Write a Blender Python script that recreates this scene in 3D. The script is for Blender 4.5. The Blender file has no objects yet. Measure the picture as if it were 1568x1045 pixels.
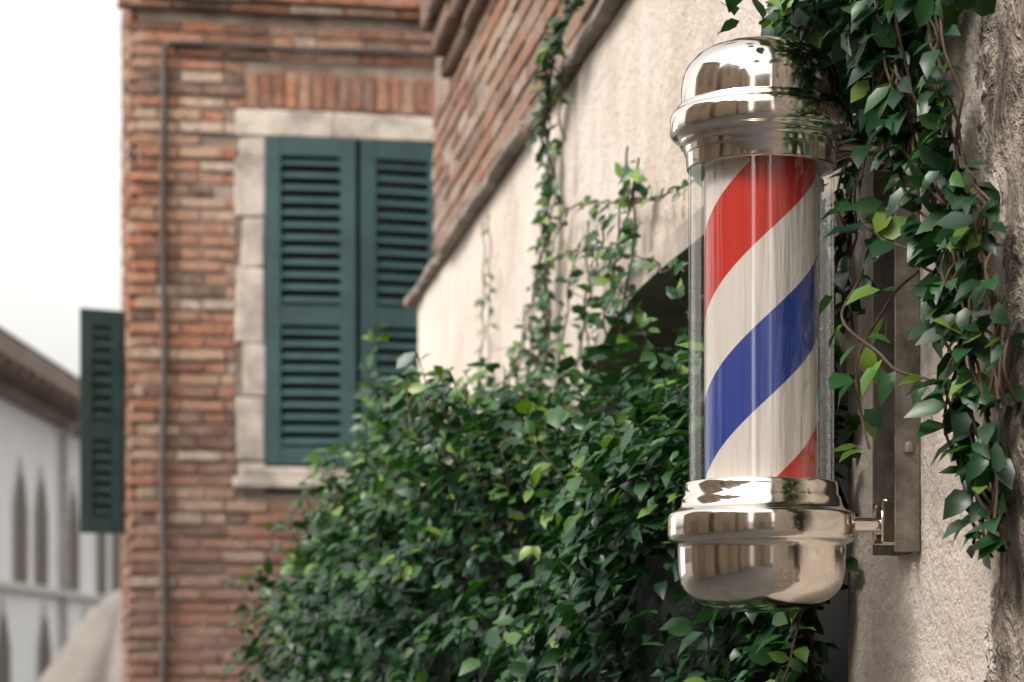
import bpy, math, random
import numpy as np
from mathutils import Vector, noise, Matrix
random.seed(7); rng=np.random.default_rng(7)
sc=bpy.context.scene
CZ=1.7   # eye height

# ------------------------------------------------------------------ materials
def new_mat(name):
    m=bpy.data.materials.new(name); m.use_nodes=True
    nt=m.node_tree; b=nt.nodes["Principled BSDF"]
    return m,nt,b
def N(nt,t,**k):
    n=nt.nodes.new(t)
    for a,v in k.items(): setattr(n,a,v)
    return n
def coords(nt,kind='Object',scale=(1,1,1)):
    tc=N(nt,'ShaderNodeTexCoord'); mp=N(nt,'ShaderNodeMapping'); mp.inputs['Scale'].default_value=scale
    nt.links.new(tc.outputs[kind],mp.inputs['Vector']); return mp.outputs['Vector']
def noise_n(nt,vec,scale,detail=4,rough=.6,dist=0):
    n=N(nt,'ShaderNodeTexNoise'); n.inputs['Scale'].default_value=scale; n.inputs['Detail'].default_value=min(detail,5)
    n.inputs['Roughness'].default_value=rough; n.inputs['Distortion'].default_value=dist
    if vec is not None: nt.links.new(vec,n.inputs['Vector'])
    return n.outputs['Fac']
def ramp(nt,fac,stops):
    r=N(nt,'ShaderNodeValToRGB'); e=r.color_ramp.elements
    while len(e)<len(stops): e.new(.5)
    for i,(p,c) in enumerate(stops):
        e[i].position=p; e[i].color=(*c,1) if len(c)==3 else c
    nt.links.new(fac,r.inputs['Fac']); return r.outputs['Color']
def mix(nt,fac,a,b,mode='MIX'):
    m=N(nt,'ShaderNodeMix',data_type='RGBA',blend_type=mode)
    for sock,v in ((m.inputs[0],fac),(m.inputs[6],a),(m.inputs[7],b)):
        if hasattr(v,'links'): nt.links.new(v,sock)
        elif isinstance(v,(int,float)): sock.default_value=v
        else: sock.default_value=(*v,1)
    return m.outputs[2]
def bump(nt,b,h,strength=.5,dist=.01,normal=None):
    n=N(nt,'ShaderNodeBump'); n.inputs['Strength'].default_value=strength; n.inputs['Distance'].default_value=dist
    nt.links.new(h,n.inputs['Height'])
    if normal: nt.links.new(normal,n.inputs['Normal'])
    nt.links.new(n.outputs['Normal'],b.inputs['Normal']); return n.outputs['Normal']
def math_n(nt,op,a,b=None,c=None):
    m=N(nt,'ShaderNodeMath',operation=op)
    for i,v in enumerate((a,b,c)):
        if v is None: continue
        if hasattr(v,'links'): nt.links.new(v,m.inputs[i])
        else: m.inputs[i].default_value=v
    return m.outputs[0]
def simple(name,col,rough=.6,metal=0,var=.25,scale=6,bs=.3,bd=.004,bscale=60):
    m,nt,b=new_mat(name); v=coords(nt)
    f=noise_n(nt,v,scale)
    c=ramp(nt,f,[(.3,tuple(x*(1-var) for x in col)),(.7,tuple(min(1,x*(1+var)) for x in col))])
    nt.links.new(c,b.inputs['Base Color']); b.inputs['Roughness'].default_value=rough; b.inputs['Metallic'].default_value=metal
    if bs: bump(nt,b,noise_n(nt,v,bscale),bs,bd)
    return m

def stucco():
    m,nt,b=new_mat('cream_stucco'); v=coords(nt)
    f1=noise_n(nt,v,1.6,5,.65,.3); f2=noise_n(nt,coords(nt,scale=(6,6,1.0)),2.5,5,.65)
    c=ramp(nt,f1,[(.3,(.57,.48,.40)),(.5,(.69,.61,.545)),(.75,(.73,.66,.60))])
    st=ramp(nt,f2,[(.42,(0,0,0)),(.78,(1,1,1))])
    c=mix(nt,math_n(nt,'MULTIPLY',st,.40),c,(.42,.335,.265))
    f3=noise_n(nt,v,11,5,.75); cr=ramp(nt,f3,[(.57,(0,0,0)),(.66,(1,1,1))])
    c=mix(nt,math_n(nt,'MULTIPLY',cr,.28),c,(.36,.295,.24))
    # crumbling render exposing stone close to the street corner
    sep=N(nt,'ShaderNodeSeparateXYZ'); nt.links.new(v,sep.inputs[0])
    f4=noise_n(nt,v,5,5,.65)
    edge=math_n(nt,'ADD',math_n(nt,'ADD',sep.outputs['Y'],math_n(nt,'MULTIPLY',f4,.36)),math_n(nt,'MULTIPLY',math_n(nt,'ABSOLUTE',math_n(nt,'SUBTRACT',sep.outputs['Z'],2.0)),-.20))
    mr=N(nt,'ShaderNodeMapRange'); mr.inputs['From Min'].default_value=3.05; mr.inputs['From Max'].default_value=3.035
    nt.links.new(edge,mr.inputs['Value'])
    f5=noise_n(nt,coords(nt,scale=(1,1,.6)),15,5,.75,.8)
    stone=ramp(nt,f5,[(.38,(.065,.05,.04)),(.47,(.23,.185,.15)),(.62,(.45,.39,.33))])
    c=mix(nt,math_n(nt,'MULTIPLY',mr.outputs[0],.95),c,stone)
    nt.links.new(c,b.inputs['Base Color']); b.inputs['Roughness'].default_value=.9
    h=math_n(nt,'ADD',math_n(nt,'MULTIPLY',f3,1.5),math_n(nt,'MULTIPLY',noise_n(nt,v,60,3,.7),.5))
    h=math_n(nt,'ADD',h,math_n(nt,'MULTIPLY',math_n(nt,'MULTIPLY',mr.outputs[0],f5),8.0))
    h=math_n(nt,'SUBTRACT',h,math_n(nt,'MULTIPLY',mr.outputs[0],4.8))
    bump(nt,b,h,.8,.011)
    return m
def brickmat(name,dark=0.,smear=.5):
    m,nt,b=new_mat(name); v=coords(nt)
    at=N(nt,'ShaderNodeAttribute',attribute_name='rnd')
    c=ramp(nt,at.outputs['Fac'],[(0,(.10,.06,.045)),(.2,(.23,.10,.062)),(.45,(.38,.155,.085)),(.68,(.34,.18,.115)),(.86,(.42,.28,.19)),(1,(.48,.40,.32))])
    f=noise_n(nt,v,24,5,.8); c=mix(nt,.9,c,ramp(nt,f,[(.30,(.30,.28,.27)),(.50,(1,1,1)),(.72,(1.4,1.36,1.3))]),'MULTIPLY')
    g=noise_n(nt,v,3.6,5,.8,.5)
    sm=ramp(nt,g,[(.46,(0,0,0)),(.60,(1,1,1))]); c=mix(nt,math_n(nt,'MULTIPLY',sm,smear),c,(.36,.275,.215))
    # soot and damp stains
    g3=noise_n(nt,coords(nt,scale=(1,1,.5)),2.6,5,.7,.6)
    so_=ramp(nt,g3,[(.50,(0,0,0)),(.68,(1,1,1))]); c=mix(nt,math_n(nt,'MULTIPLY',so_,.55),c,(.115,.08,.065))
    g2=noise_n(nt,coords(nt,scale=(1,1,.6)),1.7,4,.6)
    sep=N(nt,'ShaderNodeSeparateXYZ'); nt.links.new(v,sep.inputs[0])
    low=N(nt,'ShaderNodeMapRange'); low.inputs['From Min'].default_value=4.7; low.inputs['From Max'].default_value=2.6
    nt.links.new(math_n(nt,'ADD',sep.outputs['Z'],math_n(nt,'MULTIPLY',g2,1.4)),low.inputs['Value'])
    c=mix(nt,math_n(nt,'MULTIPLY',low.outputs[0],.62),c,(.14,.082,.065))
    if dark: c=mix(nt,dark,c,(.19,.125,.095))
    nt.links.new(c,b.inputs['Base Color']); b.inputs['Roughness'].default_value=.92
    bump(nt,b,f,.8,.012)
    return m
def leafmat(name,young=(.16,.26,.03),deep=(.009,.034,.014),mid=(.030,.100,.026),rough=.36):
    m,nt,b=new_mat(name)
    at=N(nt,'ShaderNodeAttribute',attribute_name='rnd')
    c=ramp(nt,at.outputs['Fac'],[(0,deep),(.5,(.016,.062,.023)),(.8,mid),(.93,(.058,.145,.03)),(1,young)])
    nt.links.new(c,b.inputs['Base Color']); b.inputs['Roughness'].default_value=rough
    b.inputs['Specular IOR Level'].default_value=.45
    tr=N(nt,'ShaderNodeBsdfTranslucent'); nt.links.new(mix(nt,1.,c,(1.6,2.,.7),'MULTIPLY'),tr.inputs['Color'])
    ms=N(nt,'ShaderNodeMixShader'); ms.inputs[0].default_value=.16
    out=nt.nodes['Material Output']; nt.links.new(b.outputs[0],ms.inputs[1]); nt.links.new(tr.outputs[0],ms.inputs[2]); nt.links.new(ms.outputs[0],out.inputs['Surface'])
    return m

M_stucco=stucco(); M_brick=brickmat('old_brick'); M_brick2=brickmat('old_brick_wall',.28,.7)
M_mortar=simple('mortar',(.24,.19,.155),.95,var=.45,scale=5,bs=.6,bd=.01,bscale=50)
M_stone=simple('trim_stone',(.39,.34,.29),.9,var=.5,scale=5,bs=.6,bd=.008,bscale=35)
M_stone2=simple('ledge_stone',(.25,.21,.18),.9,var=.5,scale=9,bs=.8,bd=.012,bscale=40)
M_cornice=simple('brown_cornice',(.17,.11,.078),.9,var=.4,scale=5,bs=.6,bd=.01,bscale=30)
M_green=simple('green_paint',(.021,.056,.058),.55,var=.3,scale=5,bs=.2,bd=.002)
M_dark=simple('dark_interior',(.02,.018,.016),.9,bs=0)
M_cable=simple('dark_cable',(.06,.05,.045),.7,bs=0)
M_bark=simple('vine_stem',(.075,.048,.032),.8,var=.4,scale=40,bs=0)
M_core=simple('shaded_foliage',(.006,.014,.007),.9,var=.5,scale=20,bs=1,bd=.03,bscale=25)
M_leaf=leafmat('jasmine_leaf'); 
M_white=simple('white_render',(.84,.83,.82),.9,var=.05,scale=.6,bs=0)
M_eave=simple('timber_eaves',(.24,.18,.145),.9,var=.3,scale=2,bs=0)
M_fabric=simple('parasol_fabric',(.165,.148,.135),.9,var=.15,scale=3,bs=.2)
M_ground=simple('paving',(.13,.125,.12),.85,var=.25,scale=2,bs=.5,bd=.01,bscale=12)
M_beige=simple('beige_render',(.42,.34,.255),.9,var=.15,scale=1.2,bs=0)
M_brown=simple('tan_shutters',(.30,.235,.17),.7,bs=0)

def chrome():
    m,nt,b=new_mat('polished_nickel'); v=coords(nt)
    b.inputs['Base Color'].default_value=(.82,.76,.69,1); b.inputs['Metallic'].default_value=1
    r=ramp(nt,noise_n(nt,v,35,4,.7),[(.35,(.08,)*3),(.8,(.17,)*3)]); nt.links.new(r,b.inputs['Roughness'])
    return m
M_chrome=chrome()
def bracketmat(name,k=1.):
    m,nt,b=new_mat(name); v=coords(nt)
    f=noise_n(nt,v,25,5,.7); f2=noise_n(nt,coords(nt,scale=(1,1,.15)),40,4,.6)
    c=ramp(nt,f,[(.3,(.10*k,.082*k,.07*k)),(.5,(.21*k,.18*k,.155*k)),(.72,(.32*k,.285*k,.255*k))])
    c=mix(nt,.4,c,ramp(nt,f2,[(.3,(.5,.47,.45)),(.7,(1.1,1.1,1.1))]),'MULTIPLY')
    nt.links.new(c,b.inputs['Base Color']); b.inputs['Roughness'].default_value=.5; b.inputs['Metallic'].default_value=.3
    bump(nt,b,f,.4,.003); return m
M_bracket=bracketmat('weathered_bracket_metal'); M_bracket_in=bracketmat('channel_painted_shade',.2)  # second one is a darkened copy: the open channel's shade painted into its colour
def stripes(off):
    m,nt,b=new_mat('barber_stripes')
    tc=N(nt,'ShaderNodeTexCoord'); sep=N(nt,'ShaderNodeSeparateXYZ'); nt.links.new(tc.outputs['Object'],sep.inputs[0])
    th=math_n(nt,'ARCTAN2',sep.outputs['X'],math_n(nt,'MULTIPLY',sep.outputs['Y'],-1))
    th=math_n(nt,'DIVIDE',th,2*math.pi)
    zz=math_n(nt,'DIVIDE',math_n(nt,'MULTIPLY',sep.outputs['Z'],-1),.4533)
    t=math_n(nt,'FRACT',math_n(nt,'ADD',math_n(nt,'ADD',th,zz),10.0+off))
    r=N(nt,'ShaderNodeValToRGB'); r.color_ramp.interpolation='CONSTANT'; e=r.color_ramp.elements
    cols=[(0,(.56,.025,.018)),(.255,(.74,.69,.66)),(.5,(.022,.055,.32)),(.745,(.74,.69,.66))]
    while len(e)<4: e.new(.5)
    for i,(p,c) in enumerate(cols): e[i].position=p; e[i].color=(*c,1)
    nt.links.new(t,r.inputs['Fac']); nt.links.new(r.outputs['Color'],b.inputs['Base Color'])
    b.inputs['Roughness'].default_value=.28
    b.inputs['Coat Weight'].default_value=1; b.inputs['Coat Roughness'].default_value=.04
    # rolled plastic film ripples slightly around the drum
    bump(nt,b,noise_n(nt,coords(nt,scale=(1,1,.07)),40,3,.45),.9,.014)
    return m
def tubemat():
    m,nt,b=new_mat('clear_tube')
    nt.nodes.remove(b); out=nt.nodes['Material Output']
    tr=N(nt,'ShaderNodeBsdfTransparent'); tr.inputs['Color'].default_value=(.95,.95,.93,1)
    gl=N(nt,'ShaderNodeBsdfGlossy'); gl.inputs['Roughness'].default_value=.03; gl.inputs['Color'].default_value=(1,1,1,1)
    lw=N(nt,'ShaderNodeLayerWeight'); lw.inputs['Blend'].default_value=.5
    k=math_n(nt,'ADD',math_n(nt,'MULTIPLY',math_n(nt,'POWER',lw.outputs['Facing'],4.0),.6),.10)
    ms=N(nt,'ShaderNodeMixShader'); nt.links.new(k,ms.inputs[0]); nt.links.new(tr.outputs[0],ms.inputs[1]); nt.links.new(gl.outputs[0],ms.inputs[2])
    nt.links.new(ms.outputs[0],out.inputs['Surface']); return m
M_tube=tubemat()

# ------------------------------------------------------------------ mesh helpers
def link(o,parent=None):
    sc.collection.objects.link(o)
    if parent: o.parent=parent
    return o
def empty(name,loc=(0,0,0)):
    e=bpy.data.objects.new(name,None); e.location=(0,0,0); return link(e)
def mesh(name,verts,faces,mat,parent=None,smooth=False,loc=None):
    me=bpy.data.meshes.new(name); me.from_pydata([tuple(v) for v in verts],[],faces); me.update()
    if mat: me.materials.append(mat)
    if smooth: me.polygons.foreach_set('use_smooth',[True]*len(me.polygons))
    o=bpy.data.objects.new(name,me)
    if loc: o.location=loc
    return link(o,parent)
BF=[(0,1,2,3),(7,6,5,4),(0,4,5,1),(1,5,6,2),(2,6,7,3),(3,7,4,0)]
class MB:
    def __init__(s): s.v=[]; s.f=[]; s.r=[]
    def box(s,fr,a0,a1,d0,d1,z0,z1,jit=0,rnd=0.):
        n=len(s.v)
        for z in (z0,z1):
            for a,d in ((a0,d0),(a1,d0),(a1,d1),(a0,d1)):
                j=[random.uniform(-jit,jit) for _ in range(3)]
                s.v.append(fr(a+j[0],d+j[1],z+j[2]))
        for f in BF: s.f.append(tuple(n+i for i in f)); s.r.append(rnd)
    def obj(s,name,mat,parent=None,bevel=0,smooth=False):
        o=mesh(name,s.v,s.f,mat,parent,smooth)
        at=o.data.attributes.new('rnd','FLOAT','FACE'); at.data.foreach_set('value',s.r)
        if bevel:
            b=o.modifiers.new('b','BEVEL'); b.width=bevel; b.segments=1; b.limit_method='NONE'
        return o
def lathe(name,prof,mat,parent,loc,seg=96,smooth=True):
    v=[];f=[]
    for r,z in prof:
        for i in range(seg):
            a=2*math.pi*i/seg; v.append((r*math.cos(a),r*math.sin(a),z))
    for j in range(len(prof)-1):
        for i in range(seg):
            k=(i+1)%seg; f.append((j*seg+i,j*seg+k,(j+1)*seg+k,(j+1)*seg+i))
    o=mesh(name,v,f,mat,parent,smooth,loc)
    return o
def tube(name,pts,r,mat,parent,cyc=False):
    cu=bpy.data.curves.new(name,'CURVE'); cu.dimensions='3D'; cu.bevel_depth=r; cu.bevel_resolution=2
    lst=pts if isinstance(pts[0][0],(list,tuple,Vector)) else [pts]
    for p in lst:
        sp=cu.splines.new('POLY'); sp.points.add(len(p)-1)
        for i,q in enumerate(p): sp.points[i].co=(*q,1)
    cu.materials.append(mat); o=bpy.data.objects.new(name,cu); return link(o,parent)

# street wall frame: s runs up the street, d out from the wall, z height relative to eye
def W(s,d,z): return (1.011-.144*s-.99*d, s-.1425*d, z+CZ)
# facing facade frame
C10,S10=math.cos(math.radians(10)),math.sin(math.radians(10))
def F(a,d,z): return (-2.09+C10*a+S10*d, 13+S10*a-C10*d, z+CZ)

# ------------------------------------------------------------------ street wall (cream) with arched doorway
wall=empty('stucco_wall')
S0,S1=3.52,5.68; sm=(S0+S1)/2; hw=(S1-S0)/2
def head(s):
    x=min(1,abs((s-sm)/hw)); return .42+.38*(1-x**3.2)**(1/3.2)
vs=[];fs=[]
def quad(a,b,c,d):
    n=len(vs); vs.extend([a,b,c,d]); fs.append((n,n+1,n+2,n+3))
T=-.35; ZT=1.47; ZB=-1.75
def wob(s,z): return .006*noise.noise(Vector((s*1.5,z*1.5,3)))
def wquad(s0,s1,z0a,z0b,z1):
    n=8
    for i in range(n):
        t0,t1=i/n,(i+1)/n
        za0,za1=z0a+(z1-z0a)*t0,z0a+(z1-z0a)*t1; zb0,zb1=z0b+(z1-z0b)*t0,z0b+(z1-z0b)*t1
        quad(W(s0,wob(s0,za0),za0),W(s0,wob(s0,za1),za1),W(s1,wob(s1,zb1),zb1),W(s1,wob(s1,zb0),zb0))
def span(s0,s1,n):
    for i in range(n):
        a=s0+(s1-s0)*i/n; b=s0+(s1-s0)*(i+1)/n; wquad(a,b,ZB,ZB,ZT)
span(-3.5,S0,30); span(S1,9.72,24)
n=48
ss=[sm-hw*math.cos(math.pi*i/n) for i in range(n+1)]
for i in range(n):
    a,b=ss[i],ss[i+1]; wquad(a,b,head(a),head(b),ZT)
    quad(W(a,0,head(a)),W(b,0,head(b)),W(b,T,head(b)),W(a,T,head(a)))
for s in (S0,S1): quad(W(s,0,ZB),W(s,0,head(s)),W(s,T,head(s)),W(s,T,ZB))
quad(W(9.72,0,ZB),W(9.72,0,ZT),W(9.72,T,ZT),W(9.72,T,ZB))
mesh('stucco_face',vs,fs,M_stucco,wall)
mb=MB(); mb.box(W,-3.5,9.7,-3.5,-.36,ZB,1.46) ; 
mesh('dark_room',mb.v,mb.f,M_dark,wall)
vs=[];fs=[]
for i in range(n):
    a,b=ss[i],ss[i+1]
    def off(s,k):
        x=(s-sm)/hw; return (sm+(hw+k)*x, .42+(.38+k)*(1-min(1,abs(x))**3.2)**(1/3.2))
    A0=(a,head(a));B0=(b,head(b));A1=off(a,.05);B1=off(b,.05)
    quad(W(A0[0],.018,A0[1]-.004),W(A1[0],.018,A1[1]),W(B1[0],.018,B1[1]),W(B0[0],.018,B0[1]-.004))
    quad(W(A1[0],.018,A1[1]),W(A1[0],-.01,A1[1]),W(B1[0],-.01,B1[1]),W(B1[0],.018,B1[1]))
    quad(W(A0[0],.018,A0[1]-.004),W(B0[0],.018,B0[1]-.004),W(B0[0],-.30,B0[1]-.004),W(A0[0],-.30,A0[1]-.004))
mesh('arch_surround',vs,fs,M_stone,wall)
mb=MB(); s=-3.5
while s<9.80:
    l=random.uniform(.25,.4); e=min(s+l,9.86)
    mb.box(W,s,e-.004,-.3,.036+random.uniform(-.012,.012),1.480+random.uniform(-.006,.004),1.508+random.uniform(-.006,.008),.005); s+=l
mb.obj('coping_ledge',M_stone2,wall,.006)
def bricks(fr,a0,a1,z0,z1,skip=None,ch=.07,L=.255,depth=.025,seed=1,d=0,ragged=.0,clip=None,var=.005):
    mb=MB(); rr=random.Random(seed); z=z0; row=0
    while z<z1:
        a=a0; first=True
        h=ch-.016+rr.uniform(-.004,.004); rowt=rr.uniform(-.12,.12)
        while a<a1:
            l=(L if (not first or row%2==0) else L/2)*rr.uniform(.93,1.05)
            if rr.random()<.15: l*=.5
            e=min(a+l,a1)
            st=a+(rr.uniform(-ragged,ragged) if first else 0)
            for (x0,x1) in (clip(st,e,z,z+ch) if clip else [(st,e)]):
                if x1-x0>.03:
                    dd=depth+rr.uniform(-var,var)
                    if rr.random()<.05: dd-=.012
                    mb.box(fr,x0,x1-.013,-.02+d,dd+d,z+.002+rr.uniform(-.002,.002),z+h,.003,min(1,max(0,rr.random()+rowt)))
            a=e; first=False
        z+=ch; row+=1
    return mb
mbk=MB(); mbk.box(W,-3.5,9.2,-.35,-.013,1.50,3.6); mbk.obj('upper_wall_core',M_mortar,wall)
bricks(W,3.0,9.22,1.515,2.13,d=-.03,ragged=.02,seed=3,var=.003).obj('upper_brickwork',M_brick2,wall,.004)
mbk=MB()
for (z0,z1,dd,e) in ((2.125,2.19,.03,8.60),(2.192,2.28,.065,8.57),(2.282,2.42,.11,8.6)):
    s=-3.5
    while s<e:
        q=min(e,s+random.uniform(.5,.8)); mbk.box(W,s,q-.003,-.3,dd+random.uniform(-.008,.008),z0,z1,.006); s=q
mbk.obj('upper_cornice',M_cornice,wall,.012)

# ------------------------------------------------------------------ brick house facing the camera
house=empty('brick_house')
mb=MB()
WA0,WA1,WZ0,WZ1=.574,1.87,.93,3.055
MD=.008
mb.box(F,.02,WA0+.02,-4.5,MD,-1.75,6.2); mb.box(F,WA1-.02,7,-4.5,MD,-1.75,6.2)
mb.box(F,WA0+.021,WA1-.021,-4.5,MD,-1.75,WZ0); mb.box(F,WA0+.021,WA1-.021,-4.5,MD,WZ1,6.2); mb.box(F,WA0+.02,WA1-.02,-4.5,-.25,WZ0,WZ1)
mb.obj('masonry_core',M_mortar,house)
def clip(a,e,z0,z1):
    segs=[(a,e)]
    def cut(c0,c1):
        nonlocal segs; out=[]
        for (x,y) in segs:
            if y<=c0 or x>=c1: out.append((x,y)); continue
            if x<c0: out.append((x,c0+.005))
            if y>c1: out.append((c1,y))
        segs=out
    if z1>WZ0+.01 and z0<WZ1: cut(WA0-.012,WA1+.012)
    if z1>3.075 and z0<3.285: cut(.612,1.95)
    if z1>3.60 and z0<3.70: segs=[]
    return segs
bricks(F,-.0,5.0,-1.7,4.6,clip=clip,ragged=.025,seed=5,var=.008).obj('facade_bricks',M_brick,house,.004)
mb=MB(); a=.62
while a<1.93:
    mb.box(F,a,a+.060,-.02,.024+random.uniform(-.004,.004),3.075+random.uniform(-.01,.01),3.275,.004,random.uniform(.1,.75)); a+=.073
mb.obj('soldier_arch',M_brick,house,.004)
mb=MB(); a=-.09
while a<4.9:
    l=random.uniform(.25,.33); mb.box(F,a,a+l-.008,-.05,.07,3.60,3.645,.005,random.random()); mb.box(F,a+.1,a+.1+l-.008,-.05,.11,3.65,3.70,.005,random.random()); a+=l
mb.obj('string_course',M_brick,house,.006)
def FS(a,d,z): return F(-d,-a,z)
bricks(FS,.0,4.2,-1.7,4.6,seed=9,d=0,var=.01).obj('side_bricks',M_brick,house,.004)
mb=MB()
z=WZ0+.0
for h,w in ((.17,.0),(.36,.03),(.30,-.05),(.42,.03),(.28,-.04),(.33,.05),(.125,.0)):
    mb.box(F,WA0-w*.5,.722,-.2,.03+random.uniform(-.004,.004),z+.003,z+h-.002,.008)
    mb.box(F,1.722,1.87+w,-.2,.03,z+.003,z+h-.002,.006); z+=h
mb.box(F,WA0-.02,1.10,-.2,.034,2.915,3.058,.008); mb.box(F,1.104,1.90,-.2,.032,2.915,3.052,.008)
mb.box(F,WA0-.03,1.92,-.2,.065,.95,1.01,.006); mb.box(F,WA0,1.88,-.2,.045,1.012,1.07,.004)
mb.obj('window_surround',M_stone,house,.010)
def shutter(name,fr,w,z0,z1,parent):
    mb=MB(); t=.035
    st=.085
    mb.box(fr,0,st,0,t,z0,z1); mb.box(fr,w-st,w,0,t,z0,z1)
    zm=z0+(z1-z0)*.455
    for a,b in ((z0,z0+.10),(zm-.05,zm+.06),(z1-.10,z1)): mb.box(fr,st+.001,w-st-.001,.001,t-.001,a,b)
    for a,b in ((z0+.10,zm-.05),(zm+.06,z1-.10)):
        nn=int((b-a)/.066)
        for i in range(nn):
            zc=a+(i+.5)*(b-a)/nn; n0=len(mb.v)
            for (dd,dz) in ((-.006,.022),(-.002,.028),(.032,-.012),(.028,-.020)):
                mb.v.append(fr(st,dd,zc+dz)); mb.v.append(fr(w-st,dd,zc+dz))
            for k in range(4):
                q=(k+1)%4; mb.f.append((n0+2*k,n0+2*k+1,n0+2*q+1,n0+2*q)); mb.r.append(0)
    o=mb.obj(name,M_green,parent); b=o.modifiers.new('b','BEVEL'); b.width=.003; b.segments=1
    return o
def ang(fr,a0,d0,th,sgn=1):
    c,s_=math.cos(th),math.sin(th)
    return lambda a,d,z: fr(a0+sgn*(a*c), d0+a*s_+d, z)
shutter('shutter_leaf_1',ang(F,.722,.0,math.radians(3)),.505,1.085,2.91,house)
shutter('shutter_leaf_2',ang(F,1.722,.0,math.radians(8),-1),.475,1.085,2.90,house)
mb=MB(); mb.box(F,.72,1.725,-.2,-.06,1.07,2.915); mb.obj('window_dark',M_dark,house)
def FO(a,d,z): 
    p=F(-.03,-1.3,z); return (p[0]-.80*a+ -.25*d, p[1]-.45*a-.97*d*1.0, p[2])
shutter('side_shutter',FO,.30,.76,2.11,house)
def FO2(a,d,z): 
    p=FO(a,d-.012,z); return p
mb=MB(); mb.box(FO2,.06,.24,-.01,-.002,.80,2.07); mb.obj('side_shutter_back',M_green,house)
cab=[F(.16,.05,-1.7)]+[F(.16+.006*math.sin(i*1.3),.05,-1.5+i*.3) for i in range(16)]+[F(.16,.05,3.375),F(.19,.05,3.40)]+[F(.2+i*.3,.05,3.405+.006*math.sin(i*2)) for i in range(14)]
tube('thin_pipe',cab,.017,M_cable,house)
mb=MB()
mb.box(F,-.35,7.3,-4.9,.35,6.2,6.35); mb.obj('roof_eaves',M_eave,house)

# ------------------------------------------------------------------ distant white building with arched windows
wh=empty('white_building')
def G(y,d,z): return (-9+d,y,z+CZ)
mb=MB(); mb.box(G,20,75,-8,0,-1.75,4.75); mb.obj('walls',M_white,wh)
mb=MB(); mb.box(G,20,75,-.5,1.0,4.82,5.15); mb.box(G,20,75,0.001,.35,4.6,4.75)
for i in range(60): mb.box(G,20+i*.9,20.15+i*.9,0.002,.95,4.7,4.82)
mb.obj('eaves',M_eave,wh)
vv=[(-8+0,20,5.2+CZ),(-8,75,5.2+CZ),(-13,75,7+CZ),(-13,20,7+CZ)]
mesh('tiled_roof',vv,[(0,1,2,3)],M_cornice,wh)
M_pale=simple('pale_stone',(.56,.52,.48),.8,bs=0)
mb=MB(); mb.box(G,20,75,.003,.18,1.24,1.36); mb.obj('string_ledge',M_pale,wh)
def archwin(yc,w,z0,z1):
    pts=[(yc-w/2,z0),(yc+w/2,z0),(yc+w/2,z1-w*.7)]
    for i in range(1,8):
        t=i/8; x=w/2*(1-2*t); pts.append((yc+x, z1-w*.7+w*.7*(1-abs(2*t-1)**1.6)))
    pts.append((yc-w/2,z1-w*.7)); return pts
v1=[];f1=[];v2=[];f2=[]
for row,(z0,z1) in enumerate(((1.42,3.45),(-1.0,.85))):
    for yc in (38.5,40.3,43.0,44.9,48.2,51.5,53.4,55.5,58,60) if row==0 else (38,41.5,45.2,49.5,54,58):
        p=archwin(yc,1.05,z0,z1); b=len(v1); v1+= [G(y,.03,z) for y,z in p]; f1.append(tuple(range(b,b+len(p))))
        q=archwin(yc,1.45,z0-.0,z1+.3); b=len(v2); v2+=[G(y,.015,z) for y,z in q]; f2.append(tuple(range(b,b+len(q))))
mesh('arched_windows',v1,f1,simple('brown_window',(.12,.085,.062),.6,bs=0),wh)
mesh('window_arches',v2,f2,M_pale,wh)
tube('downpipe',[G(46.6,.12,-1.7),G(46.6,.12,4.4),G(46.2,.5,4.8)],.08,simple('pipe_grey',(.45,.42,.40),.6,bs=0),wh)

# ------------------------------------------------------------------ parasol
par=empty('market_parasol')
v=[];f=[];S=96
pr=[(.02,.62),(.16,.56),(.36,.40),(.56,.14),(.74,-.12),(.92,-.36),(.96,-.55)]
for j,(r,z) in enumerate(pr):
    for i in range(S):
        a=2*math.pi*i/S; k=abs(math.cos(a*3+.5)); sag=1-.30*(j/6)*(1-k**.5)+.05*math.sin(a*11+j)*(j/6)
        v.append((-3.14+r*sag*math.cos(a),19.5+r*sag*math.sin(a),z+CZ-.06*(1-k)*(j/6)))
for j in range(len(pr)-1):
    for i in range(S): f.append((j*S+i,j*S+(i+1)%S,(j+1)*S+(i+1)%S,(j+1)*S+i))
mesh('canopy',v,f,M_fabric,par,True)
tube('pole',[(-3.14,19.5,0),(-3.14,19.5,CZ+.60)],.03,M_cable,par)

# ------------------------------------------------------------------ barber pole
PX,PY=.339,3.2; K=1125.
pole=empty('barber_pole'); 
def prof(lst): return [(r/K,(1010-v)/K) for v,r in lst]
loc=(PX,PY,CZ)
lathe('top_cap',prof([(64,0),(64,20),(66,38),(71,62),(79,84),(90,101),(104,113),(118,119),(135,122),(158,122.5),(162,122.5),(163,122.5),(164,126),(167,129),(171,130),(173,131),(176,136),(180,138.5),(186,139.5),(203,139.5),(209,138),(213,133),(216,127),(220,125),(224,124.5),(226,120),(229,118),(235,117.5),(238,116),(240,114.5),(258,114),(261,113),(262,108),(262,88)]),M_chrome,pole,loc)
lathe('bottom_cap',prof([(739,85),(739,114),(741,116),(746,117),(760,118),(763,121),(768,122),(776,124),(781,128),(784,134),(787,140),(790,142.5),(794,143.5),(820,143.5),(826,142),(830,138),(833,132),(835,129),(842,128.5),(862,128.2),(880,127.3),(894,124),(903,119.5),(911,113),(919,103),(926,90),(932,70),(936,45),(938,20),(938,0)]),M_chrome,pole,loc)
off=(1010-240)/510.0
M_str=stripes(off-math.floor(off))
lathe('striped_cylinder',[(87/K,(1010-745)/K),(87/K,(1010-255)/K)],M_str,pole,loc)
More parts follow.
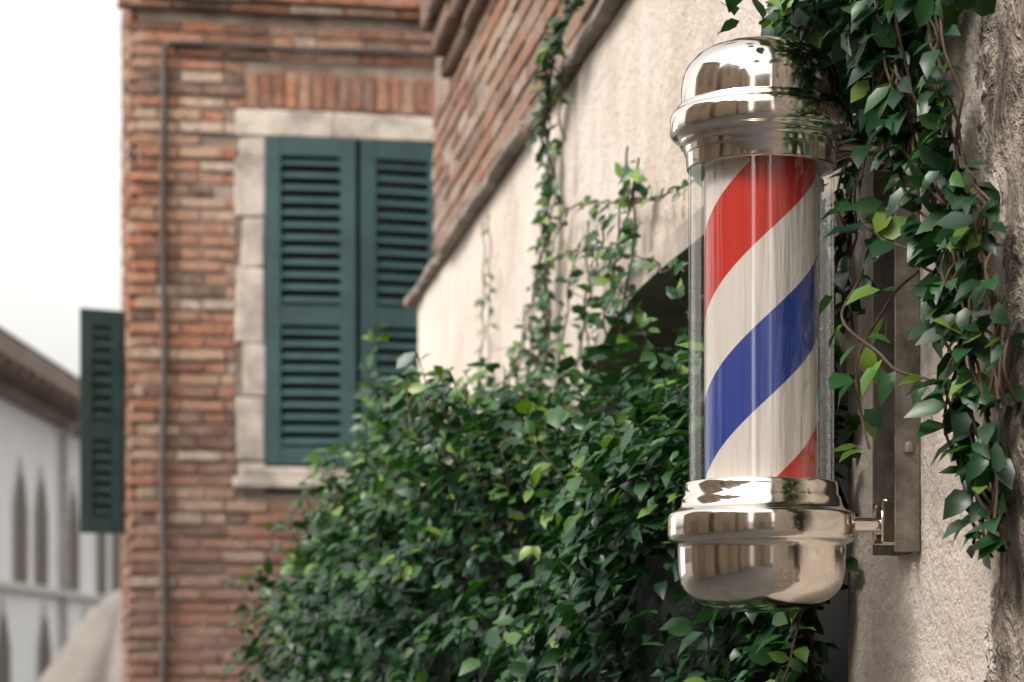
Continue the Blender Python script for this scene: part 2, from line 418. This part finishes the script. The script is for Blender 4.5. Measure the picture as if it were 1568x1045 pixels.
lathe('clear_tube',[(111/K,(1010-742)/K),(111/K,(1010-258)/K)],M_tube,pole,loc)
def PB(a,d,z): return W(3.23+a,d,z)
mb=MB()
mb.box(PB,-.05,-.046,.001,.036,.145,1.2); mb.box(PB,.05,.054,.001,.036,.145,1.2)
mb.obj('channel_flanges',M_bracket,pole,.0012)
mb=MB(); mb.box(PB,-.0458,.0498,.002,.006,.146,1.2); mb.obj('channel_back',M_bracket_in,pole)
for nm,zc in (('upper_arm',.70),('lower_arm',.184)):
    vv=[];ff=[];
    pr=[(.120,.026,.018),(.105,.016,.012),(.088,.011,.009),(.060,.010,.009),(.030,.012,.010)]
    sg=16
    for d,rz,rs in pr:
        for i in range(sg):
            t=2*math.pi*i/sg; vv.append(PB(rs*math.cos(t)*1.2-.002,d-.01,zc+rz*math.sin(t)))
    for j in range(len(pr)-1):
        for i in range(sg): ff.append((j*sg+i,j*sg+(i+1)%sg,(j+1)*sg+(i+1)%sg,(j+1)*sg+i))
    mesh(nm,vv,ff,M_chrome,pole,True)
    mb=MB(); mb.box(PB,-.022,-.018,.006,.046,zc-.026,zc+.032); mb.box(PB,.018,.022,.006,.046,zc-.026,zc+.032); mb.box(PB,-.0178,.0178,.022,.027,zc-.022,zc+.026)
    mb.box(PB,-.0455,.0495,.0065,.010,zc-.04,zc+.04)
    mb.obj(nm+'_clip',M_chrome,pole,.0015)
    lathe(nm+'_bolt',[(0,.003),(.005,.003),(.006,0),(.006,-.05),(0,-.05)],M_chrome,pole,PB(-.014,.036,zc+.032),16)
mb=MB(); mb.box(PB,-.04,.04,.0105,.013,.60,.69); mb.obj('label_plate',simple('label_grey',(.12,.12,.12),.5),pole)
for z in (.29,.9): lathe('screw',[(0,.006),(.005,.005),(.007,0),(.007,-.01)],M_bracket,pole,PB(-.052,.018,z),12)

# ------------------------------------------------------------------ leaves
TV=np.array([(0,0,0),(-.23,.27,.055),(0,.29,0),(.23,.27,.055),(-.22,.62,.03),(0,.64,-.02),(.22,.62,.03),(0,1,-.12)],float)
TF=[(0,2,1),(0,3,2),(1,2,5,4),(2,3,6,5),(4,5,7),(5,6,7)]
def leaves(name,P,Nrm,Ax,size,rnd,mat,parent):
    P=np.array(P,float);n=len(P);Nrm=np.array(Nrm,float);Ax=np.array(Ax,float);size=np.array(size,float);rnd=np.array(rnd,float)
    Nrm/=np.linalg.norm(Nrm,axis=1)[:,None]+1e-9
    Ax=Ax-(Ax*Nrm).sum(1)[:,None]*Nrm; Ax/=np.linalg.norm(Ax,axis=1)[:,None]+1e-9
    X=np.cross(Ax,Nrm)
    wid=rng.uniform(.9,1.4,n); curl=rng.uniform(.3,2.2,n)
    V=P[:,None,:]+size[:,None,None]*(TV[None,:,0,None]*wid[:,None,None]*X[:,None,:]+TV[None,:,1,None]*Ax[:,None,:]+(TV[None,:,2,None]*curl[:,None,None])*Nrm[:,None,:])
    V=V.reshape(-1,3)
    base=np.concatenate([np.array(t) for t in TF]); lens=np.array([len(t) for t in TF])
    idx=(base[None,:]+8*np.arange(n)[:,None]).ravel()
    tot=np.tile(lens,n); starts=np.concatenate([[0],np.cumsum(tot)[:-1]])
    me=bpy.data.meshes.new(name); me.vertices.add(len(V)); me.vertices.foreach_set('co',V.ravel())
    me.loops.add(len(idx)); me.loops.foreach_set('vertex_index',idx.astype(np.int32))
    me.polygons.add(len(tot)); me.polygons.foreach_set('loop_start',starts.astype(np.int32)); me.polygons.foreach_set('loop_total',tot.astype(np.int32))
    me.polygons.foreach_set('use_smooth',np.ones(len(tot),bool))
    me.update(calc_edges=True); me.validate()
    at=me.attributes.new('rnd','FLOAT','FACE'); at.data.foreach_set('value',np.repeat(rnd,6).astype(np.float32))
    me.materials.append(mat); o=bpy.data.objects.new(name,me); return link(o,parent)

hedge=empty('jasmine_hedge')
def tab(x,xs,ys): return float(np.interp(x,xs,ys))
def ztop(s): return tab(s,[3.45,3.8,4.5,5.1,5.8,6.6,7.3,7.7,8.05],[.30,.50,.53,.57,.58,.56,.42,.2,-.1])
def dmax(s): return tab(s,[3.45,3.8,4.5,5.5,6.5,7.2,7.7,8.05],[.13,.26,.42,.60,.78,.72,.45,.1])
ZC=-.25
def bushpt(s,phi,rho,zlow=None):
    lump=1+.30*noise.noise(Vector((s*2.4,phi*1.9,1.7)))+.22*noise.noise(Vector((s*6,phi*5,4.2)))
    r=rho*lump
    if zlow is None: return s, dmax(s)*r*math.sin(phi)**.8 , ZC+(ztop(s)-ZC)*r*math.cos(phi)
    return s, dmax(s)*r, zlow
P=[];Nn=[];A=[];Sz=[];R=[]
nW=np.array((-.99,-.1425,0.)); tW=np.array((-.1425,.99,0.))
i=0
while i<17000:
    s=random.uniform(3.45,8.05); low=random.random()<.08
    rho=1.04-abs(random.gauss(0,.15))
    if random.random()<.08: rho+=random.uniform(0,.14)
    phi=random.uniform(0,math.pi/2)
    # gaps between clumps let the eye into the shaded interior
    gap=noise.noise(Vector((s*5.5,phi*5.5,9.1)))
    if rho>.86 and gap<-.14 and random.random()<.72: continue
    i+=1
    p=bushpt(s,phi,rho,random.uniform(-1.6,ZC) if low else None)
    if low: phi=math.pi/2
    P.append(W(*p))
    out=nW*math.sin(phi)+np.array((0,0,1))*math.cos(phi)
    Nn.append(out*.8+np.array((0,-.1,.6))+rng.normal(0,.5,3))
    A.append(rng.normal(0,.6,3)+out*.55+np.array((0,0,-.3)))
    Sz.append(random.uniform(.030,.058))
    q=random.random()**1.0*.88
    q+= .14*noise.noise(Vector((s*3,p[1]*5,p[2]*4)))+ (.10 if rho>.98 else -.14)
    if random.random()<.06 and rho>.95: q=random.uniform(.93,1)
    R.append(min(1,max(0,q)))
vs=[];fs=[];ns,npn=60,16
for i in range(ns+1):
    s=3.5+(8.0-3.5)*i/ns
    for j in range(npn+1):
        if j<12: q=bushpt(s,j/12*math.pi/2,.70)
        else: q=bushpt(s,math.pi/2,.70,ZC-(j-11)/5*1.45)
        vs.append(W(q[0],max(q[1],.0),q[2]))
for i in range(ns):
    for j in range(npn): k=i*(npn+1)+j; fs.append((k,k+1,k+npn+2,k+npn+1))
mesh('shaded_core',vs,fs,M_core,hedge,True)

# vine generator ------------------------------------------------------------
def spline(pts,n):
    out=[]; pts=[pts[0]]+list(pts)+[pts[-1]]
    for i in range(1,len(pts)-2):
        p0,p1,p2,p3=[np.array(q,float) for q in pts[i-1:i+3]]
        for k in range(n):
            t=k/n; out.append(.5*((2*p1)+(-p0+p2)*t+(2*p0-5*p1+4*p2-p3)*t*t+(-p0+3*p1-3*p2+p3)*t**3))
    out.append(np.array(pts[-2],float)); return out
class Vine:
    def __init__(s): s.P=[];s.N=[];s.A=[];s.S=[];s.R=[];s.st=[]
    def strand(s,pts,step=.03,size=(.03,.045),jit=.01,spread=.02,both=True,rr=(0,.85),young=.06,n=12,dens=1.0,dprof=None):
        c=spline(pts,n); ph=random.uniform(0,99)
        L=[]; run=0; prev=None
        for i,p in enumerate(c):
            if prev is not None: run+=np.linalg.norm(p-prev)
            prev=p; t=run*9
            q=p+np.array([noise.noise(Vector((t,ph,0))),abs(noise.noise(Vector((t,ph,5)))),noise.noise(Vector((t,ph,9)))*.4])*jit*2.2
            L.append(np.array(W(*q)))
        s.st.append([tuple(x) for x in L]); acc=0
        for i in range(len(L)-1):
            seg=L[i+1]-L[i]; l=np.linalg.norm(seg); acc+=l
            while acc>step:
                acc-=step
                if random.random()>dens: continue
                for k in range(2 if both else 1):
                    side=rng.normal(0,1,3); side-=side.dot(seg)/(l*l+1e-9)*seg; side/=np.linalg.norm(side)
                    side=side*.8+nW*.35
                    s.P.append(L[i]+side*random.uniform(.0,spread)); s.A.append(side+seg/(l+1e-9)*.4+np.array((0,0,-.25)))
                    s.N.append(nW*.5+np.array((0,-.25,.6))+rng.normal(0,.45,3)); s.S.append(random.uniform(*size))
                    s.R.append(random.uniform(.93,1) if random.random()<young else random.uniform(*rr))
    def build(s,nm,parent,r):
        tube(nm+'_stems',s.st,r,M_bark,parent)
        if s.P: leaves(nm+'_leaves',s.P,s.N,s.A,s.S,s.R,M_leaf,parent)
hs=Vine()
for i in range(100):
    s=random.uniform(4.0,7.7); phi=random.uniform(0,1.0)
    a=bushpt(s,phi,.95); h=random.uniform(.05,.20)
    b=(a[0]+random.uniform(-.08,.08),a[1]+random.uniform(-.02,.08),a[2]+h*.6); c=(b[0]+random.uniform(-.08,.08),b[1]+random.uniform(-.02,.06),a[2]+h)
    hs.strand([a,b,c],.03,(.028,.046),.006,.01,young=.25,n=6,rr=(.3,.9))
for s0,d0,z1 in ((6.8,.42,.99),(6.85,.38,.85),(6.7,.46,.82),(6.95,.40,.70),(7.2,.45,.74),(7.35,.3,.66),(6.6,.36,.76),(7.0,.52,.62),(6.5,.25,.72),(6.3,.2,.74)):
    hs.strand([(s0,d0-.02,.25),(s0+.04,d0+.01,(z1+.25)/2),(s0-.05,d0+random.uniform(-.03,.05),z1)],.030,(.038,.060),.015,.014,young=.4,n=10,rr=(.4,.9))
hs.build('shoots',hedge,.0014)
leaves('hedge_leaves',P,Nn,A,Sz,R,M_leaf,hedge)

cv=empty('climbing_vine'); c=Vine()
for k in range(5):
    o=random.uniform(-.06,.06)
    c.strand([(5.35+o,.05,1.62),(5.7+o,.06,1.53),(6.0+o,.05,1.48),(6.12+o,.03,1.35),(6.15+o*1.5,.03,1.15),(6.2+o*2,.03,.95),(6.3+o*2,.03,.65)],.042,(.028,.046),.02,.012,rr=(.2,.85),dens=.8,young=.15)
c.strand([(5.95,.04,1.5),(5.88,.03,1.35),(5.9,.03,1.2),(6.1,.03,1.05)],.05,(.026,.042),.02,.012,young=.2)
for o in (0,.12): c.strand([(7.3+o,.03,1.38),(7.25+o,.03,1.2),(7.3+o,.03,1.0),(7.1+o,.05,.7)],.055,(.028,.042),.015,.012,young=.4,rr=(.3,.9),dens=.85)
c.strand([(4.3,.03,.90),(4.64,.03,.92),(5.24,.03,1.02),(5.7,.03,1.10),(5.95,.03,1.10),(6.18,.03,.98)],.09,(.026,.038),.012,.012,young=.2)
c.strand([(4.5,.03,.74),(5.0,.04,.86),(5.6,.03,.98),(6.2,.03,1.02),(6.5,.04,.86),(6.6,.06,.62)],.08,(.028,.042),.02,.012,young=.15)
for a,b in (((5.3,.03,.72),(5.05,.03,1.10)),((5.5,.03,.70),(5.5,.03,1.03)),((5.75,.03,.66),(5.2,.04,.98)),((5.2,.04,.85),(4.95,.04,1.0)),((6.0,.04,.6),(5.7,.03,1.0)),((6.5,.05,.6),(6.35,.03,1.05)),((6.9,.06,.55),(6.7,.03,.9)),((6.2,.05,.55),(6.0,.04,.86)),((5.1,.04,.70),(4.9,.04,1.05)),((6.7,.05,.55),(6.55,.04,.85)),((6.1,.05,.5),(6.3,.05,.9)),((6.6,.06,.5),(6.4,.05,.95)),((6.9,.06,.5),(7.0,.05,.85))):
    m=tuple((a[i]+b[i])/2+random.uniform(-.05,.05)*(i!=1) for i in range(3)); c.strand([a,m,b],.036,(.030,.048),.012,.012,young=.2,rr=(.2,.85))
c.build('climber',cv,.0024)

# foliage hanging beside the pole ---------------------------------------------
hv=empty('hanging_vine'); h=Vine()
for k in range(12):
    o=[random.uniform(-.055,.055) for _ in range(6)]
    h.strand([(3.11+o[0],.08,1.0),(3.03+o[1],.07,.74),(2.95+o[2],.045,.58),(2.90+o[3]*.9,.035,.42),(2.86+o[4]*.7,.03,.28),(2.82+o[5]*.4,.02,.12+abs(o[0]))],.036,(.032,.056),.025,.02,rr=(0,.75),young=.07,dens=(.62 if k<7 else .30))
for k in range(6):
    o=[random.uniform(-.04,.04) for _ in range(5)]
    h.strand([(3.00+o[0],.06,1.0),(2.95+o[1],.05,.75),(2.86+o[2],.03,.58),(2.81+o[3],.03,.45),(2.78+o[4]*.5,.02,.30)],.036,(.030,.052),.025,.02,rr=(0,.7),young=.06,dens=.5)
for k in range(9):
    o=[random.uniform(-.03,.03) for _ in range(4)]
    h.strand([(3.50+o[0],.07,1.05),(3.49+o[1],.06,.6),(3.51+o[2],.05,.2),(3.53+o[3],.05,-.3)],.030,(.028,.047),.02,.025,rr=(0,.25),young=.0,dens=.9)
for k in range(4):
    o=[random.uniform(-.03,.03) for _ in range(4)]
    h.strand([(3.38+o[0],.03,1.05),(3.39+o[1],.03,.75),(3.40+o[2],.03,.5+o[3])],.030,(.028,.047),.015,.015,rr=(0,.3),young=.0,dens=.8)
h.strand([(3.08,.06,.62),(3.12,.10,.50),(3.10,.12,.44),(3.02,.08,.37),(2.93,.05,.34)],.045,(.03,.052),.01,.02,young=.3)
h.strand([(3.04,.05,.50),(3.14,.08,.44),(3.14,.10,.36),(3.11,.09,.28)],.05,(.03,.052),.01,.02,young=.4,rr=(.4,.9))
h.strand([(3.1,.06,.75),(3.14,.09,.66),(3.12,.09,.58),(3.02,.06,.52)],.04,(.03,.05),.01,.02,young=.2,rr=(.2,.9))
h.strand([(3.45,.08,.1),(3.42,.12,-.02),(3.40,.14,-.12)],.03,(.025,.04),.01,.02,young=.7,rr=(.6,.95))
for i in range(680):
    s=random.gauss(3.19,.13); d=abs(random.gauss(.05,.08)); z=random.gauss(.91,.09)
    if z<.72+ (0.10 if d>.13 else 0) : continue
    x,y,_=W(s,d,z)
    if math.hypot(x-PX,y-PY)<.125 and z<.835: continue
    if .62<z<.78 and d>.09: continue
    h.P.append(W(s,d,z)); h.A.append(rng.normal(0,.7,3)+nW*.4+np.array((0,0,-.4))); h.N.append(nW*.3+np.array((0,-.3,.6))+rng.normal(0,.45,3)); h.S.append(random.uniform(.032,.058)); h.R.append(random.uniform(.93,1) if random.random()<.08 else random.uniform(0,.8))
for k in range(14):
    s0=3.20+random.uniform(-.12,.12)
    h.strand([(s0,.02,1.05),(s0+random.uniform(-.08,.08),.10,.95),(s0+random.uniform(-.1,.1),random.uniform(.08,.18),random.uniform(.78,.88))],.04,(.03,.052),.02,.02,rr=(0,.8))
h.build('hanging',hv,.0020)

# ------------------------------------------------------------------ ground, and unseen houses made up for the chrome caps to reflect
mesh('ground',[(-300,-300,0),(300,-300,0),(300,300,0),(-300,300,0)],[(0,1,2,3)],M_ground)
def plainhouse(name,x0,x1,y0,y1,hgt,face):
    e=empty(name); ident=lambda a,b,c:(a,b,c)
    mb=MB(); mb.box(ident,x0,x1,y0,y1,-.02,hgt); mb.obj('walls',M_beige,e)
    mw=MB()
    if face=='x':
        m=(y0+y1)/2
        mw.box(ident,x1+.002,x1+.06,m-.6,m+.6,0,2.4); 
        for y in (m-1.3,m+.5): mw.box(ident,x1+.002,x1+.06,y,y+.8,hgt-2.2,hgt-.6)
    else:
        m=(x0+x1)/2
        mw.box(ident,m-.7,m+.7,y1+.002,y1+.06,0,2.6)
        for x in (x0+.8,x1-1.8): mw.box(ident,x,x+1.,y1+.002,y1+.06,hgt-2.4,hgt-.8)
    mw.obj('doors_and_shutters',M_brown,e)
    mr=MB(); mr.box(ident,x0-.3,x1+.3,y0-.02,y1+.02,hgt,hgt+.18); mr.obj('roof_eaves',M_eave,e)
plainhouse('reflection_house',-10.5,-4.6,1.6,5.5,6.2,'x')
plainhouse('reflection_house.001',-10.5,-4.8,-3.6,.7,7.2,'x')
plainhouse('reflection_house.002',-10.5,-4.6,-10,-4.4,7.0,'x')
plainhouse('reflection_house.003',-3.4,1.9,-17,-10,7.5,'y')

# ------------------------------------------------------------------ light, sky, camera
w=bpy.data.worlds.new("World"); sc.world=w; w.use_nodes=True; nt=w.node_tree
sky=nt.nodes.new('ShaderNodeTexSky'); sky.sky_type='NISHITA'; sky.sun_disc=False
sd=Vector((-.62,-.50,.85)).normalized()
sky.sun_elevation=math.asin(sd.z); sky.sun_rotation=math.atan2(sd.x,sd.y); sky.dust_density=5; sky.air_density=1.2
hsn=nt.nodes.new('ShaderNodeHueSaturation'); hsn.inputs['Saturation'].default_value=.15; hsn.inputs['Value'].default_value=2.35
nt.links.new(sky.outputs[0],hsn.inputs['Color'])
mx=nt.nodes.new('ShaderNodeMix'); mx.data_type='RGBA'; mx.blend_type='MULTIPLY'; mx.inputs[0].default_value=1
nt.links.new(hsn.outputs[0],mx.inputs[6]); mx.inputs[7].default_value=(1.0,.965,.915,1)
bg=nt.nodes['Background']; nt.links.new(mx.outputs[2],bg.inputs['Color']); bg.inputs['Strength'].default_value=.15
sl=bpy.data.lights.new('sun','SUN'); sl.energy=1.4; sl.angle=math.radians(12); sl.color=(1,.95,.88)
so=bpy.data.objects.new('sun',sl); so.rotation_euler=(-sd).to_track_quat('-Z','Y').to_euler(); link(so)
cam=bpy.data.cameras.new('camera'); co=bpy.data.objects.new('camera',cam); link(co)
co.location=(0,0,CZ); co.rotation_euler=(math.radians(90),0,0)
cam.sensor_width=36; cam.lens=82.65; cam.shift_y=(1010-522.5)/1568; cam.clip_start=.1; cam.clip_end=1000
cam.dof.use_dof=True; cam.dof.focus_distance=3.15; cam.dof.aperture_fstop=6.3
sc.camera=co
sc.view_settings.view_transform='Standard'; sc.view_settings.look='None'; sc.view_settings.exposure=0
